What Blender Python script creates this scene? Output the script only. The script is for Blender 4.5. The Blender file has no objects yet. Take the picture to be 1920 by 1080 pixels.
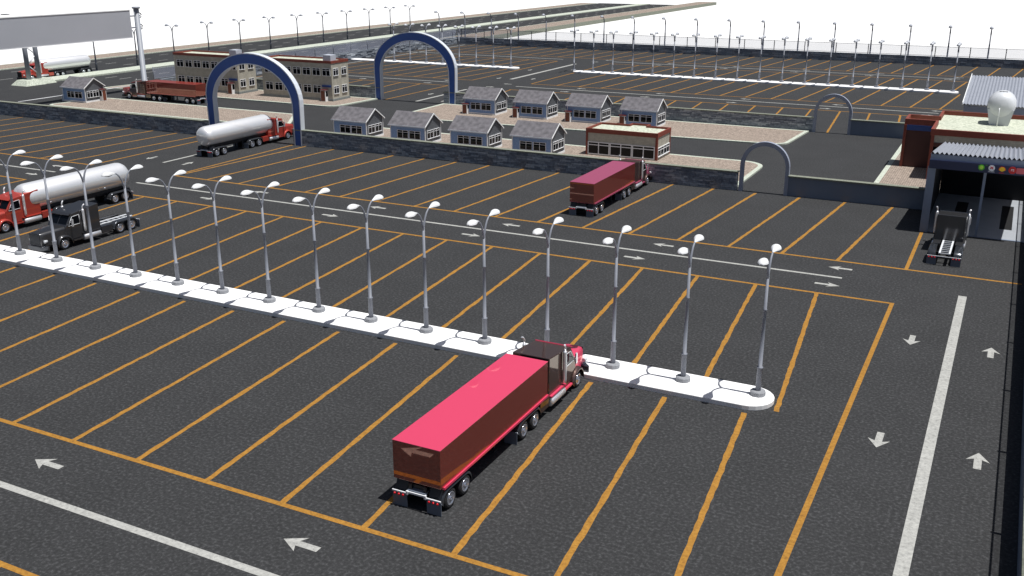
import bpy, math, random
from mathutils import Vector, Matrix
random.seed(7)
R = math.radians
PI = math.pi
scene = bpy.context.scene
COL = scene.collection

# ------------------------------------------------------------------ materials
MATS = {}
def new_mat(name):
    m = bpy.data.materials.new(name); m.use_nodes = True
    nt = m.node_tree; b = nt.nodes['Principled BSDF']
    MATS[name] = m
    return m, nt, b
def plain(name, col, rough=.5, metal=0., spec=.5, var=0., scale=3., bump=0., bscale=20.):
    m, nt, b = new_mat(name)
    b.inputs['Base Color'].default_value = (*col, 1)
    b.inputs['Roughness'].default_value = rough
    b.inputs['Metallic'].default_value = metal
    b.inputs['Specular IOR Level'].default_value = spec
    tc = nt.nodes.new('ShaderNodeTexCoord')
    if var > 0:
        n = nt.nodes.new('ShaderNodeTexNoise'); n.inputs['Scale'].default_value = scale; n.inputs['Detail'].default_value = 4
        nt.links.new(tc.outputs['Object'], n.inputs['Vector'])
        r = nt.nodes.new('ShaderNodeValToRGB')
        r.color_ramp.elements[0].position = .3; r.color_ramp.elements[1].position = .7
        r.color_ramp.elements[0].color = (*[c*(1-var) for c in col], 1)
        r.color_ramp.elements[1].color = (*[min(1, c*(1+var)) for c in col], 1)
        nt.links.new(n.outputs['Fac'], r.inputs['Fac']); nt.links.new(r.outputs['Color'], b.inputs['Base Color'])
    if bump > 0:
        n2 = nt.nodes.new('ShaderNodeTexNoise'); n2.inputs['Scale'].default_value = bscale; n2.inputs['Detail'].default_value = 3
        nt.links.new(tc.outputs['Object'], n2.inputs['Vector'])
        bp = nt.nodes.new('ShaderNodeBump'); bp.inputs['Strength'].default_value = bump; bp.inputs['Distance'].default_value = .03
        nt.links.new(n2.outputs['Fac'], bp.inputs['Height']); nt.links.new(bp.outputs['Normal'], b.inputs['Normal'])
    return m
def ramp(nt, src, stops):
    r = nt.nodes.new('ShaderNodeValToRGB'); e = r.color_ramp.elements
    while len(e) < len(stops): e.new(.5)
    for k, (p, c) in enumerate(stops):
        e[k].position = p; e[k].color = (*c, 1)
    nt.links.new(src, r.inputs['Fac'])
    return r.outputs['Color']
def noise(nt, vec, scale, detail=3, rough=.5):
    n = nt.nodes.new('ShaderNodeTexNoise'); n.inputs['Scale'].default_value = scale
    n.inputs['Detail'].default_value = detail; n.inputs['Roughness'].default_value = rough
    nt.links.new(vec, n.inputs['Vector']); return n.outputs['Fac']
def mixc(nt, a, b, fac, mode='MIX'):
    x = nt.nodes.new('ShaderNodeMix'); x.data_type = 'RGBA'; x.blend_type = mode
    if isinstance(fac, (int, float)): x.inputs['Factor'].default_value = fac
    else: nt.links.new(fac, x.inputs['Factor'])
    for s, v in ((6, a), (7, b)):
        if isinstance(v, tuple): x.inputs[s].default_value = (*v, 1)
        else: nt.links.new(v, x.inputs[s])
    return x.outputs[2]
def bump(nt, b, src, strength, dist=.03):
    bp = nt.nodes.new('ShaderNodeBump'); bp.inputs['Strength'].default_value = strength; bp.inputs['Distance'].default_value = dist
    nt.links.new(src, bp.inputs['Height']); nt.links.new(bp.outputs['Normal'], b.inputs['Normal'])

def asphalt_mat():
    m, nt, b = new_mat('asphalt')
    tc = nt.nodes.new('ShaderNodeTexCoord').outputs['Object']
    f = noise(nt, tc, 5.8, 4, .64); g = noise(nt, tc, .28, 3); h = noise(nt, tc, 22, 2)
    c1 = ramp(nt, f, [(.36, (.0245, .025, .026)), (.52, (.0345, .035, .0365)), (.70, (.074, .075, .078))])
    c2 = ramp(nt, g, [(.3, (.92, .92, .92)), (.7, (1.06, 1.06, 1.06))])
    c = mixc(nt, c1, c2, 1., 'MULTIPLY')
    nt.links.new(c, b.inputs['Base Color']); b.inputs['Roughness'].default_value = .85
    b.inputs['Specular IOR Level'].default_value = .25
    bump(nt, b, h, .35, .02)
asphalt_mat()
def paint_mat(name, lo, hi, wear):
    m, nt, b = new_mat(name)
    tc = nt.nodes.new('ShaderNodeTexCoord').outputs['Object']
    f = noise(nt, tc, 5, 4, .7); g = noise(nt, tc, 1.2, 2)
    c = ramp(nt, f, [(.30, wear), (.42, lo), (.62, hi)])
    c2 = ramp(nt, g, [(.3, (.9, .9, .9)), (.7, (1.05, 1.05, 1.05))])
    nt.links.new(mixc(nt, c, c2, 1., 'MULTIPLY'), b.inputs['Base Color']); b.inputs['Roughness'].default_value = .7
    b.inputs['Specular IOR Level'].default_value = .2
paint_mat('orange_paint', (.30, .145, .026), (.385, .195, .036), (.20, .095, .028))
paint_mat('white_paint', (.33, .33, .315), (.43, .43, .405), (.22, .22, .205))
plain('white_ground', (.74, .74, .74), .9, spec=.1, var=.02, scale=.2)
plain('island_concrete', (.84, .84, .84), .8, spec=.2, var=.04, scale=1.5)
def kerb_mat(name, c0, c1, c2, sc):
    m, nt, b = new_mat(name)
    tc = nt.nodes.new('ShaderNodeTexCoord').outputs['Object']
    f = noise(nt, tc, sc, 5, .7)
    nt.links.new(ramp(nt, f, [(.32, c0), (.5, c1), (.68, c2)]), b.inputs['Base Color'])
    b.inputs['Roughness'].default_value = .9; bump(nt, b, f, .3, .03)
kerb_mat('kerb_stone', (.27, .30, .24), (.46, .50, .42), (.66, .68, .60), 4.5)
kerb_mat('cap_stone', (.13, .14, .11), (.20, .215, .17), (.27, .28, .23), 5.)
kerb_mat('roof_gravel', (.28, .31, .24), (.48, .51, .41), (.70, .71, .60), 3.2)
def paver_mat():
    m, nt, b = new_mat('pavers')
    tc = nt.nodes.new('ShaderNodeTexCoord').outputs['Object']
    mp = nt.nodes.new('ShaderNodeMapping'); mp.inputs['Rotation'].default_value = (0, 0, PI/2)
    nt.links.new(tc, mp.inputs['Vector'])
    br = nt.nodes.new('ShaderNodeTexBrick'); nt.links.new(mp.outputs['Vector'], br.inputs['Vector'])
    br.inputs['Scale'].default_value = 1.25; br.inputs['Mortar Size'].default_value = .02; br.inputs['Brick Width'].default_value = .62
    br.inputs['Row Height'].default_value = .3; br.inputs['Bias'].default_value = 0
    br.inputs['Color1'].default_value = (.365, .305, .26, 1); br.inputs['Color2'].default_value = (.27, .225, .19, 1)
    br.inputs['Mortar'].default_value = (.10, .075, .06, 1)
    f = noise(nt, tc, 3.5, 4, .7)
    c = mixc(nt, br.outputs['Color'], ramp(nt, f, [(.3, (.62, .60, .60)), (.7, (1.3, 1.27, 1.22))]), 1., 'MULTIPLY')
    nt.links.new(c, b.inputs['Base Color']); b.inputs['Roughness'].default_value = .9
paver_mat()
def stone_mat():
    m, nt, b = new_mat('stone_wall')
    tc = nt.nodes.new('ShaderNodeTexCoord').outputs['Object']
    gi = nt.nodes.new('ShaderNodeNewGeometry').outputs['Random Per Island']
    f = noise(nt, tc, 3.2, 5, .65)
    c1 = ramp(nt, gi, [(0., (.14, .16, .20)), (.55, (.24, .27, .315)), (1., (.42, .45, .49))])
    c2 = ramp(nt, f, [(.3, (.6, .6, .62)), (.7, (1.35, 1.35, 1.33))])
    nt.links.new(mixc(nt, c1, c2, 1., 'MULTIPLY'), b.inputs['Base Color']); b.inputs['Roughness'].default_value = .9
    bump(nt, b, f, .6, .06)
stone_mat()
plain('panel_grey', (.155, .19, .25), .6, var=.05, scale=.6)
plain('arch_grey', (.30, .33, .41), .55, var=.04, scale=2)
plain('arch_blue', (.024, .085, .33), .5, var=.08, scale=1)
plain('arch_trim', (.62, .66, .72), .5)
plain('pole_grey', (.225, .24, .28), .5, metal=.0, var=.06, scale=2)
plain('pole_dark', (.07, .08, .11), .5)
plain('shell_pale', (.50, .52, .56), .45)
plain('shell_grey', (.36, .38, .43), .45)
plain('lamp_shell', (.74, .75, .76), .4)
plain('lamp_lens', (.12, .13, .15), .2)
plain('pedestal_grey', (.27, .28, .30), .8, var=.1, scale=4)
plain('dark_metal', (.05, .055, .07), .45, metal=.4)
plain('big_pole', (.27, .29, .33), .5, var=.04, scale=.8)
plain('billboard_face', (.42, .435, .48), .45, var=.03, scale=.15)
plain('shingles', (.135, .128, .14), .9, var=.30, scale=1.6, bump=.4, bscale=9)
plain('blue_wall', (.23, .34, .56), .8, var=.14, scale=5, bump=.3, bscale=14)
def siding(name, col, line, period):
    m, nt, b = new_mat(name)
    tc = nt.nodes.new('ShaderNodeTexCoord').outputs['Object']
    w = nt.nodes.new('ShaderNodeTexWave'); w.wave_type = 'BANDS'; w.bands_direction = 'Z'; w.wave_profile = 'SAW'
    w.inputs['Scale'].default_value = 2*PI/20/period*1.0
    nt.links.new(tc, w.inputs['Vector'])
    nt.links.new(ramp(nt, w.outputs['Fac'], [(0., line), (.18, col), (1., tuple(x*1.15 for x in col))]), b.inputs['Base Color'])
    b.inputs['Roughness'].default_value = .7
    bump(nt, b, w.outputs['Fac'], .5, .04)
siding('grey_siding', (.115, .125, .14), (.03, .032, .04), .24)
def block_mat(name, a, c, mort):
    m, nt, b = new_mat(name)
    tc = nt.nodes.new('ShaderNodeTexCoord').outputs['Object']
    sx = nt.nodes.new('ShaderNodeSeparateXYZ'); nt.links.new(tc, sx.inputs[0])
    ad = nt.nodes.new('ShaderNodeMath'); ad.operation = 'ADD'; nt.links.new(sx.outputs[0], ad.inputs[0]); nt.links.new(sx.outputs[1], ad.inputs[1])
    cb = nt.nodes.new('ShaderNodeCombineXYZ'); nt.links.new(ad.outputs[0], cb.inputs[0]); nt.links.new(sx.outputs[2], cb.inputs[1])
    br = nt.nodes.new('ShaderNodeTexBrick'); nt.links.new(cb.outputs[0], br.inputs['Vector'])
    br.inputs['Scale'].default_value = 1.; br.inputs['Brick Width'].default_value = .5; br.inputs['Row Height'].default_value = .22
    br.inputs['Mortar Size'].default_value = .012
    br.inputs['Color1'].default_value = (*a, 1); br.inputs['Color2'].default_value = (*c, 1); br.inputs['Mortar'].default_value = (*mort, 1)
    f = noise(nt, tc, 1.4, 4)
    nt.links.new(mixc(nt, br.outputs['Color'], ramp(nt, f, [(.3, (.88, .88, .88)), (.7, (1.1, 1.1, 1.1))]), 1., 'MULTIPLY'), b.inputs['Base Color'])
    b.inputs['Roughness'].default_value = .85
block_mat('beige_block', (.46, .435, .365), (.40, .38, .32), (.30, .285, .24))
plain('plinth_grey', (.20, .22, .22), .9, var=.2, scale=3)
plain('red_trim', (.21, .045, .028), .6, var=.1, scale=3)
plain('canopy_red', (.12, .018, .02), .6)
plain('door_brown', (.17, .05, .025), .5, var=.1, scale=3)
plain('maroon_wall', (.075, .022, .018), .6, var=.1, scale=1)
plain('white_frame', (.80, .81, .83), .5)
plain('white_trim', (.84, .85, .85), .6)
plain('sign_blue', (.02, .06, .24), .4)
plain('glass_dark', (.003, .004, .006), .05, spec=.22)
plain('roof_metal', (.36, .38, .43), .45, metal=.25, var=.05, scale=1)
plain('garage_wall', (.22, .26, .34), .6, var=.05, scale=.8)
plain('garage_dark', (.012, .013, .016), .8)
plain('garage_floor', (.33, .35, .38), .6, var=.06, scale=.7)
plain('fascia_navy', (.02, .028, .075), .3)
plain('pit_black', (.002, .002, .003), .9)
plain('tank_white', (.60, .62, .65), .45, var=.03, scale=1)
plain('hvac_grey', (.52, .55, .62), .5)
plain('tyre', (.018, .018, .02), .75, bump=.3, bscale=30)

plain('rim_metal', (.80, .83, .92), .22, metal=.9)

plain('fender_black', (.07, .075, .085), .18, metal=.6)
plain('frame_black', (.012, .014, .02), .5)
plain('frame_white', (.75, .77, .80), .35)
plain('flap_grey', (.11, .13, .17), .5)
plain('lamp_red', (.60, .01, .02), .25)
plain('lens_clear', (.6, .62, .65), .1)
plain('logo_green', (.10, .48, .03), .5)
plain('logo_lime', (.55, .85, .10), .5)
plain('logo_white', (.75, .78, .82), .5)
plain('logo_red', (.55, .02, .02), .5)
plain('logo_yellow', (.85, .55, .02), .5)
plain('logo_pink', (.60, .12, .14), .5)
def carpaint(name, base, gloss_tint, gloss, rough=.03, metal=.0):
    m, nt, b = new_mat(name)
    b.inputs['Base Color'].default_value = (*base, 1); b.inputs['Roughness'].default_value = .58; b.inputs['Metallic'].default_value = metal
    b.inputs['Coat Weight'].default_value = .3; b.inputs['Coat Roughness'].default_value = .03
    g = nt.nodes.new('ShaderNodeBsdfAnisotropic'); g.inputs['Color'].default_value = (*gloss_tint, 1); g.inputs['Roughness'].default_value = rough
    mx = nt.nodes.new('ShaderNodeMixShader'); mx.inputs[0].default_value = gloss
    out = nt.nodes['Material Output']
    nt.links.new(b.outputs[0], mx.inputs[1]); nt.links.new(g.outputs[0], mx.inputs[2]); nt.links.new(mx.outputs[0], out.inputs['Surface'])
carpaint('paint_pink_sunlit', (1., .085, .20), (.80, .38, .30), .22, metal=.5)  # cargo box paint brightened to imitate sunlight on roof, rail and hood
carpaint('paint_wall_shaded', (.25, .035, .022), (.62, .36, .30), .34, metal=.45)  # darker copy of the box paint, imitating shade on the sides
carpaint('paint_rose_sunlit', (.58, .11, .23), (.80, .40, .34), .28, metal=.55)  # bright copy for the second truck, sunlight put into the colour
carpaint('paint_orange_red', (.42, .042, .026), (.8, .3, .25), .22, metal=.2)
carpaint('paint_maroon_sunlit', (.40, .05, .03), (.9, .5, .5), .38, metal=.4)  # bright copy for the highway-side truck, paired with the shaded walls
carpaint('cab_olive', (.085, .045, .04), (.62, .55, .46), .22, metal=.7)
carpaint('cab_black', (.014, .014, .016), (.4, .4, .42), .20, .12)
carpaint('tank_steel', (.99, .99, 1.), (.92, .93, .96), .36, .06, metal=.5)
carpaint('chrome', (.95, .95, .97), (.92, .93, .96), .45, .08, metal=.6)
def fence_mat(name, col, opac):
    m, nt, b = new_mat(name)
    b.inputs['Base Color'].default_value = (*col, 1); b.inputs['Roughness'].default_value = .6
    tc = nt.nodes.new('ShaderNodeTexCoord').outputs['Object']
    t = nt.nodes.new('ShaderNodeBsdfTransparent'); mx = nt.nodes.new('ShaderNodeMixShader')
    f = noise(nt, tc, 9, 2)
    rr = ramp(nt, f, [(.3, (opac*.8,)*3), (.7, (opac*1.2,)*3)])
    nt.links.new(rr, mx.inputs[0])
    nt.links.new(t.outputs[0], mx.inputs[1]); nt.links.new(b.outputs[0], mx.inputs[2])
    nt.links.new(mx.outputs[0], nt.nodes['Material Output'].inputs['Surface'])
fence_mat('chain_link', (.45, .50, .66), .32)

# ------------------------------------------------------------------ mesh builder
class MB:
    def __init__(s): s.v = []; s.f = []; s.sm = []; s.mi = []; s.mat = 0
    def face(s, idx, smooth=False): s.f.append(tuple(idx)); s.sm.append(smooth); s.mi.append(s.mat)
    def box(s, x0, x1, y0, y1, z0, z1):
        n = len(s.v)
        s.v += [(x0,y0,z0),(x1,y0,z0),(x1,y1,z0),(x0,y1,z0),(x0,y0,z1),(x1,y0,z1),(x1,y1,z1),(x0,y1,z1)]
        for q in ((3,2,1,0),(4,5,6,7),(0,1,5,4),(1,2,6,5),(2,3,7,6),(3,0,4,7)): s.face([n+i for i in q])
        return s
    def quad(s, *p):
        n = len(s.v); s.v += [tuple(a) for a in p]; s.face(range(n, n+len(p))); return s
    def prism(s, poly, axis, a, b):
        """poly: CCW list of 2D points; axis 0 -> (y,z), 1 -> (x,z), 2 -> (x,y)"""
        n = len(s.v); k = len(poly)
        def P(p, t): return (t, p[0], p[1]) if axis == 0 else ((p[0], t, p[1]) if axis == 1 else (p[0], p[1], t))
        s.v += [P(p, a) for p in poly] + [P(p, b) for p in poly]
        flip = axis == 1
        lo = list(range(n, n+k)); hi = list(range(n+k, n+2*k))
        s.face(lo if flip else lo[::-1]); s.face(hi[::-1] if flip else hi)
        for i in range(k):
            j = (i+1) % k
            q = [n+i, n+j, n+k+j, n+k+i]
            s.face(q[::-1] if flip else q)
        return s
    def tube(s, pts, rad, seg=10, caps=True, sy=1.):
        pts = [Vector(p) for p in pts]
        if not isinstance(rad, (list, tuple)): rad = [rad]*len(pts)
        rings = []; prev = None
        for i, p in enumerate(pts):
            d = (pts[min(i+1, len(pts)-1)] - pts[max(i-1, 0)])
            if d.length < 1e-9: d = Vector((0, 0, 1))
            d.normalize()
            if prev is None:
                u = d.cross(Vector((0, 0, 1)) if abs(d.z) < .9 else Vector((1, 0, 0))).normalized()
            else:
                u = (prev - d*prev.dot(d)).normalized()
            prev = u; w = d.cross(u); n = len(s.v); ring = []
            for k in range(seg):
                a = 2*PI*k/seg
                s.v.append(tuple(p + (u*math.cos(a) + w*math.sin(a)*sy)*rad[i])); ring.append(n+k)
            rings.append(ring)
        for a, b in zip(rings, rings[1:]):
            for k in range(seg):
                j = (k+1) % seg; s.face((a[k], a[j], b[j], b[k]), True)
        if caps: s.face(rings[0][::-1]); s.face(rings[-1])
        return s
    def lathe(s, prof, origin, axis, seg=20, sm=True, su=1., sw=1.):
        """prof: (t along axis, r). axis: 0/1/2"""
        n0 = len(s.v); o = Vector(origin)
        for t, r in prof:
            for k in range(seg):
                a = 2*PI*k/seg; c, d = math.cos(a)*r*su, math.sin(a)*r*sw
                v = (t, c, d) if axis == 0 else ((d, t, c) if axis == 1 else (c, d, t))
                s.v.append(tuple(o + Vector(v)))
        for i in range(len(prof)-1):
            for k in range(seg):
                j = (k+1) % seg
                s.face((n0+i*seg+k, n0+i*seg+j, n0+(i+1)*seg+j, n0+(i+1)*seg+k), sm)
        s.face([n0+k for k in range(seg)][::-1]); s.face([n0+(len(prof)-1)*seg+k for k in range(seg)])
        return s
    def grid(s, rows, smooth=True):
        n = len(s.v); m = len(rows[0])
        for r in rows: s.v += [tuple(p) for p in r]
        for i in range(len(rows)-1):
            for j in range(m-1):
                s.face((n+i*m+j, n+i*m+j+1, n+(i+1)*m+j+1, n+(i+1)*m+j), smooth)
        return s
    def mesh(s, name, mats):
        me = bpy.data.meshes.new(name); me.from_pydata(s.v, [], s.f)
        for i, p in enumerate(me.polygons): p.use_smooth = s.sm[i]; p.material_index = s.mi[i]
        for m in (mats if isinstance(mats, (list, tuple)) else [mats]): me.materials.append(MATS[m])
        me.update(); return me
    def build(s, name, mats, parent=None, loc=None, rot=None):
        o = bpy.data.objects.new(name, s.mesh(name, mats)); COL.objects.link(o)
        if parent is not None: o.parent = parent
        if loc is not None: o.location = loc
        if rot is not None: o.rotation_euler = rot
        return o
def fixn(o):
    """make normals consistent"""
    import bmesh
    bm = bmesh.new(); bm.from_mesh(o.data); bmesh.ops.recalc_face_normals(bm, faces=bm.faces); bm.to_mesh(o.data); bm.free(); return o
def bevel(o, w=.03, seg=2):
    m = o.modifiers.new('Bevel', 'BEVEL'); m.width = w; m.segments = seg; m.limit_method = 'ANGLE'; m.angle_limit = R(35)
    m.harden_normals = False
    return o
def tag(o, label=None, cat=None, group=None, kind=None):
    if label: o['label'] = label
    if cat: o['category'] = cat
    if group: o['group'] = group
    if kind: o['kind'] = kind
    return o
def thing(name, label, cat, loc=(0,0,0), rz=0., group=None):
    o = bpy.data.objects.new(name, None); COL.objects.link(o); o.location = loc; o.rotation_euler = (0, 0, rz)
    return tag(o, label, cat, group)
def copy_tree(o, parent=None):
    kids = list(o.children)
    c = o.copy(); COL.objects.link(c); c.parent = parent
    for k in kids: copy_tree(k, c)
    return c
def struct(name, mb, mats): return tag(mb.build(name, mats), kind='structure')
ORD = ['first','second','third','fourth','fifth','sixth','seventh','eighth','ninth','tenth','eleventh','twelfth','thirteenth','fourteenth','fifteenth','sixteenth','seventeenth','eighteenth','nineteenth','twentieth']

# ------------------------------------------------------------------ setting: ground, roads
ZG = -1.25
struct('ground', MB().box(-1500, 1500, -600, 2500, ZG-1, ZG), 'white_ground')
mb = MB(); mb.box(-149.2, 3.35, -30, 260.2, ZG+.01, 0); struct('parking_lot', mb, 'asphalt')
mb = MB(); mb.box(-206.9, -149.2, 60, 260.2, ZG+.01, -.004); mb.box(-206.9, -162.7, 260.2, 514, ZG+.01, -.004)
struct('highway_road', mb, 'asphalt')
mb = MB(); mb.mat = 0; mb.box(-206.9, -206.3, 60, 508, -.02, .22); mb.box(-215.2, -214.6, 60, 508, ZG+.01, .22)
mb.mat = 1; mb.box(-214.6, -206.9, 60, 508, ZG+.01, .20)
struct('far_sidewalk', mb, ['kerb_stone', 'pavers'])
mb = MB(); mb.box(-162.7, -162.3, 262, 549, ZG+.01, .22)
mb.mat = 1; mb.box(-162.3, -153.1, 262, 549, ZG+.01, .20); mb.mat = 2; mb.box(-153.1, -152.7, 262, 549, ZG+.01, .21)
struct('near_sidewalk', mb, ['kerb_stone', 'pavers', 'cap_stone'])
mb = MB(); mb.box(-183.5, -177.8, 141, 512, -.02, .32); struct('median_strip', mb, 'kerb_stone')

def round_poly(pts, rads, seg=6):
    out = []; n = len(pts)
    for i in range(n):
        p = Vector(pts[i]); a = Vector(pts[i-1]); b = Vector(pts[(i+1) % n]); r = rads[i]
        if r <= 0: out.append(tuple(p)); continue
        u = (a-p).normalized(); w = (b-p).normalized(); ang = u.angle(w); d = r/math.tan(ang/2)
        A = p+u*d; B = p+w*d; c = p + (u+w).normalized()*(r/math.sin(ang/2))
        a0 = math.atan2(A.y-c.y, A.x-c.x); a1 = math.atan2(B.y-c.y, B.x-c.x)
        da = (a1-a0+PI) % (2*PI) - PI
        for k in range(seg+1):
            t = a0+da*k/seg; out.append((c.x+r*math.cos(t), c.y+r*math.sin(t)))
    return out
def inset(poly, d):
    n = len(poly); out = []
    for i in range(n):
        p = Vector(poly[i]); a = p-Vector(poly[i-1]); b = Vector(poly[(i+1) % n])-p
        if a.length < 1e-6: a = b
        if b.length < 1e-6: b = a
        na = Vector((-a.y, a.x)).normalized(); nb = Vector((-b.y, b.x)).normalized()
        m = (na+nb).normalized(); k = d/max(.4, m.dot(na)); out.append(tuple(p+m*k))
    return out
def platform(name, pts, rads, kerb=.55, h=.20):
    outer = round_poly(pts, rads); inner = inset(outer, kerb); n = len(outer); mb = MB()
    s = len(mb.v)
    mb.v += [(x, y, -.01) for x, y in outer] + [(x, y, h) for x, y in outer] + [(x, y, h) for x, y in inner]
    for i in range(n):
        j = (i+1) % n
        mb.face((s+i, s+j, s+n+j, s+n+i)); mb.face((s+n+i, s+n+j, s+2*n+j, s+2*n+i))
    mb.mat = 1; mb.face([s+2*n+i for i in range(n)])
    return struct(name, mb, ['kerb_stone', 'pavers'])
platform('pavement', [(-150.5,117.6),(-98.5,117.6),(-99.5,121),(-104.6,128.9),(-148.3,128.9)], [1.5,.8,1.2,2,2])
platform('pavement', [(-148.8,138.3),(-104.2,138.3),(-103.2,150.2),(-148.8,150.2)], [1,2.6,0,0])
platform('pavement', [(-89.2,133.5),(-27.3,137.3),(-26.6,150.2),(-89.4,150.2)], [3,2.2,0,0])
platform('pavement', [(-86.6,108.1),(-26.6,108.1),(-26.6,123.8),(-86.6,124.2)], [0,0,3.0,2])
platform('pavement', [(-13.1,108.1),(-6.3,108.1),(-6.3,117.2),(2.6,117.2),(2.6,150.1),(-13.1,150.1)], [0,0,0,0,0,0])
platform('pavement', [(-160.4,137.6),(-151.6,141.5),(-150.2,158),(-157.8,152)], [1.2,1,1,1], .5)

# ------------------------------------------------------------------ painted markings
W = .30
mo = MB()
def qx(m, x0, x1, y, w, z): m.quad((x0, y-w/2, z), (x1, y-w/2, z), (x1, y+w/2, z), (x0, y+w/2, z))
def qy(m, x, y0, y1, w, z, x2=None):
    x2 = x if x2 is None else x2
    m.quad((x-w/2, y0, z), (x+w/2, y0, z), (x2+w/2, y1, z), (x2-w/2, y1, z))
def rough_line(m, x0, y0, x1, y1, w, z):
    """hand-rolled stall line with slightly uneven edges"""
    L = math.hypot(x1-x0, y1-y0); n = max(2, int(L/.55)); rl = []; rr = []
    for i in range(n+1):
        t = i/n; x = x0+(x1-x0)*t; y = y0+(y1-y0)*t; e = .035
        rl.append((x-w/2+random.uniform(-e, e), y, z)); rr.append((x+w/2+random.uniform(-e, e), y, z))
    for i in range(n): m.quad(rl[i], rr[i], rr[i+1], rl[i+1])
Z1, Z2, Z3 = .004, .008, .012
SP = 4.76
# near row below the lane
qx(mo, -88, -1.8-32.2, 22.75, W, Z2)
for k in range(11): rough_line(mo, -36.2-SP*k, 22.7, -34.3-SP*k, 1.5, W, Z1)
# centre block
qx(mo, -88.2, -5.93, 32.1, W, Z2); qx(mo, -88.2, -5.93, 75.65, W, Z2)
qy(mo, -6.08, 32.26, 75.5, W, Z2); qy(mo, -88.3, 32.26, 75.5, W, Z2)
for k in range(16):
    rough_line(mo, -9.62-SP*k, 32.1, -11.3-SP*k, 52.0, W, Z1)
    rough_line(mo, -9.72-SP*k, 53.0, -11.63-SP*k, 75.6, W, Z1)
# far row against the stone wall
qx(mo, -88.15, 2.6, 85.15, W, Z2); qy(mo, -6.1, 85.3, 107.3, W, Z2); qy(mo, -88.2, 85.3, 107.3, W, Z2)
for k in range(17): rough_line(mo, -11.68-SP*k, 85.2, -9.80-SP*k, 107.3, W, Z1)
# left block
qx(mo, -149, -101.9, 75.65, W, Z2); qy(mo, -102, 32, 75.5, W, Z2)
qx(mo, -149, -101.9, 85.15, W, Z2); qy(mo, -102, 85.3, 107.3, W, Z2)
for k in range(9):
    rough_line(mo, -106.7-SP*k, 85.2, -104.8-SP*k, 107.3, W, Z1)
    rough_line(mo, -104.9-SP*k, 53, -106.8-SP*k, 75.6, W, Z1)
# back lot
qx(mo, -88.2, 2.6, 173.4, W, Z2); qx(mo, -88.2, 2.6, 183.3, W, Z2); qy(mo, -88.3, 183.45, 226.7, W, Z2)
qx(mo, -149, -102, 173.4, W, Z2); qx(mo, -149, -102, 183.3, W, Z2); qy(mo, -102, 183.45, 226.7, W, Z2); qy(mo, -102, 151, 173.3, W, Z2)
qx(mo, -88.2, 2.6, 226.8, W, Z2); qx(mo, -149, -102, 226.8, W, Z2); qx(mo, -149, 2.6, 236.2, W, Z2)
for k in range(16):
    rough_line(mo, -14.6-SP*k, 151, -16.4-SP*k, 173.3, W, Z1)
    rough_line(mo, -11.2-SP*k, 183.4, -9.4-SP*k, 205.2, W, Z1)
    rough_line(mo, -11.1-SP*k, 208.0, -9.4-SP*k, 226.7, W, Z1)
for k in range(-2, 29): rough_line(mo, -11.1-SP*k, 236.3, -8.9-SP*k, 259.0, W, Z1)
for k in range(9):
    rough_line(mo, -106.7-SP*k, 151, -108.4-SP*k, 173.3, W, Z1)
    rough_line(mo, -106.9-SP*k, 183.4, -105-SP*k, 205.2, W, Z1)
    rough_line(mo, -106.9-SP*k, 208.0, -105-SP*k, 226.7, W, Z1)
struct('parking_stall_lines', mo, 'orange_paint')

mw = MB()
qx(mw, -88, -10.5, 27.3, .42, Z1)
qx(mw, -89.2, -10.5, 80.35, .34, Z1); qx(mw, -149, -102.5, 80.2, .34, Z1)
qx(mw, -89.3, -11.0, 178.4, .42, Z1); qx(mw, -149, -102.6, 178.4, .42, Z1); qx(mw, -89.3, -11, 231.5, .42, Z1); qx(mw, -149, -102.6, 231.5, .42, Z1)
qy(mw, -1.43, -10, 79.9, .60, Z1); qy(mw, -1.43, 184, 226, .60, Z1)
qy(mw, -95.1, 90.3, 106.5, .42, Z1); qy(mw, -95.8, 151.5, 170, .6, Z1); qy(mw, -95.5, 188.5, 223, .8, Z1)
qy(mw, -95.1, 32, 72, .5, Z1); qy(mw, -145.2, 153, 257, .4, Z1)
struct('lane_lines', mw, 'white_paint')
mh = MB()
for k in range(42):
    y = 62+k*11.
    for x in (-201.3, -196.3, -190.5):
        if y+3.2 < 506: qy(mh, x, y, y+3.2, .28, 0.0)
    for x in (-173.6, -169.4, -165.):
        if 148 < y+3 < 506: qy(mh, x, y+1.5, y+4.7, .28, 0.0)
qy(mh, -159.6, 136, 200, .22, .0)
qy(mh, -152.4, 200, 259, .3, 0.) if False else None
struct('highway_lane_dashes', mh, 'white_paint')
def arrow(m, x, y, ang, L=1.95, z=Z3):
    """tip at x,y pointing along ang"""
    c, s_ = math.cos(ang), math.sin(ang)
    def T(u, v): return (x+u*c-v*s_, y+u*s_+v*c, z)
    m.quad(T(-.80, -.19), T(-.80, .19), T(-L, .19), T(-L, -.19))
    m.quad(T(0, 0), T(-1.02, .58), T(-.80, .19), T(-.80, -.19)); m.quad(T(0, 0), T(-.80, -.19), T(-1.02, -.58))
ma = MB()
for k in range(5): arrow(ma, -26.6-16.35*k, 29.8, PI)
for k in range(6):
    if k < 5: arrow(ma, -10.3-15.7*k*1.035, 78.1, 0); arrow(ma, -12.05-15.5*k, 83.0, PI)
    arrow(ma, -11.5-16.2*k, 175.4, 0); arrow(ma, -12.4-16.2*k, 180.9, PI)
    arrow(ma, -12-16*k, 229.2, 0); arrow(ma, -12.4-16*k, 234, PI)
for y in (67.4, 51.0, 34.8, 18): arrow(ma, -3.95, y, -PI/2)
for y in (69.3, 52.8, 36.5): arrow(ma, .98, y, PI/2)
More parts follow.
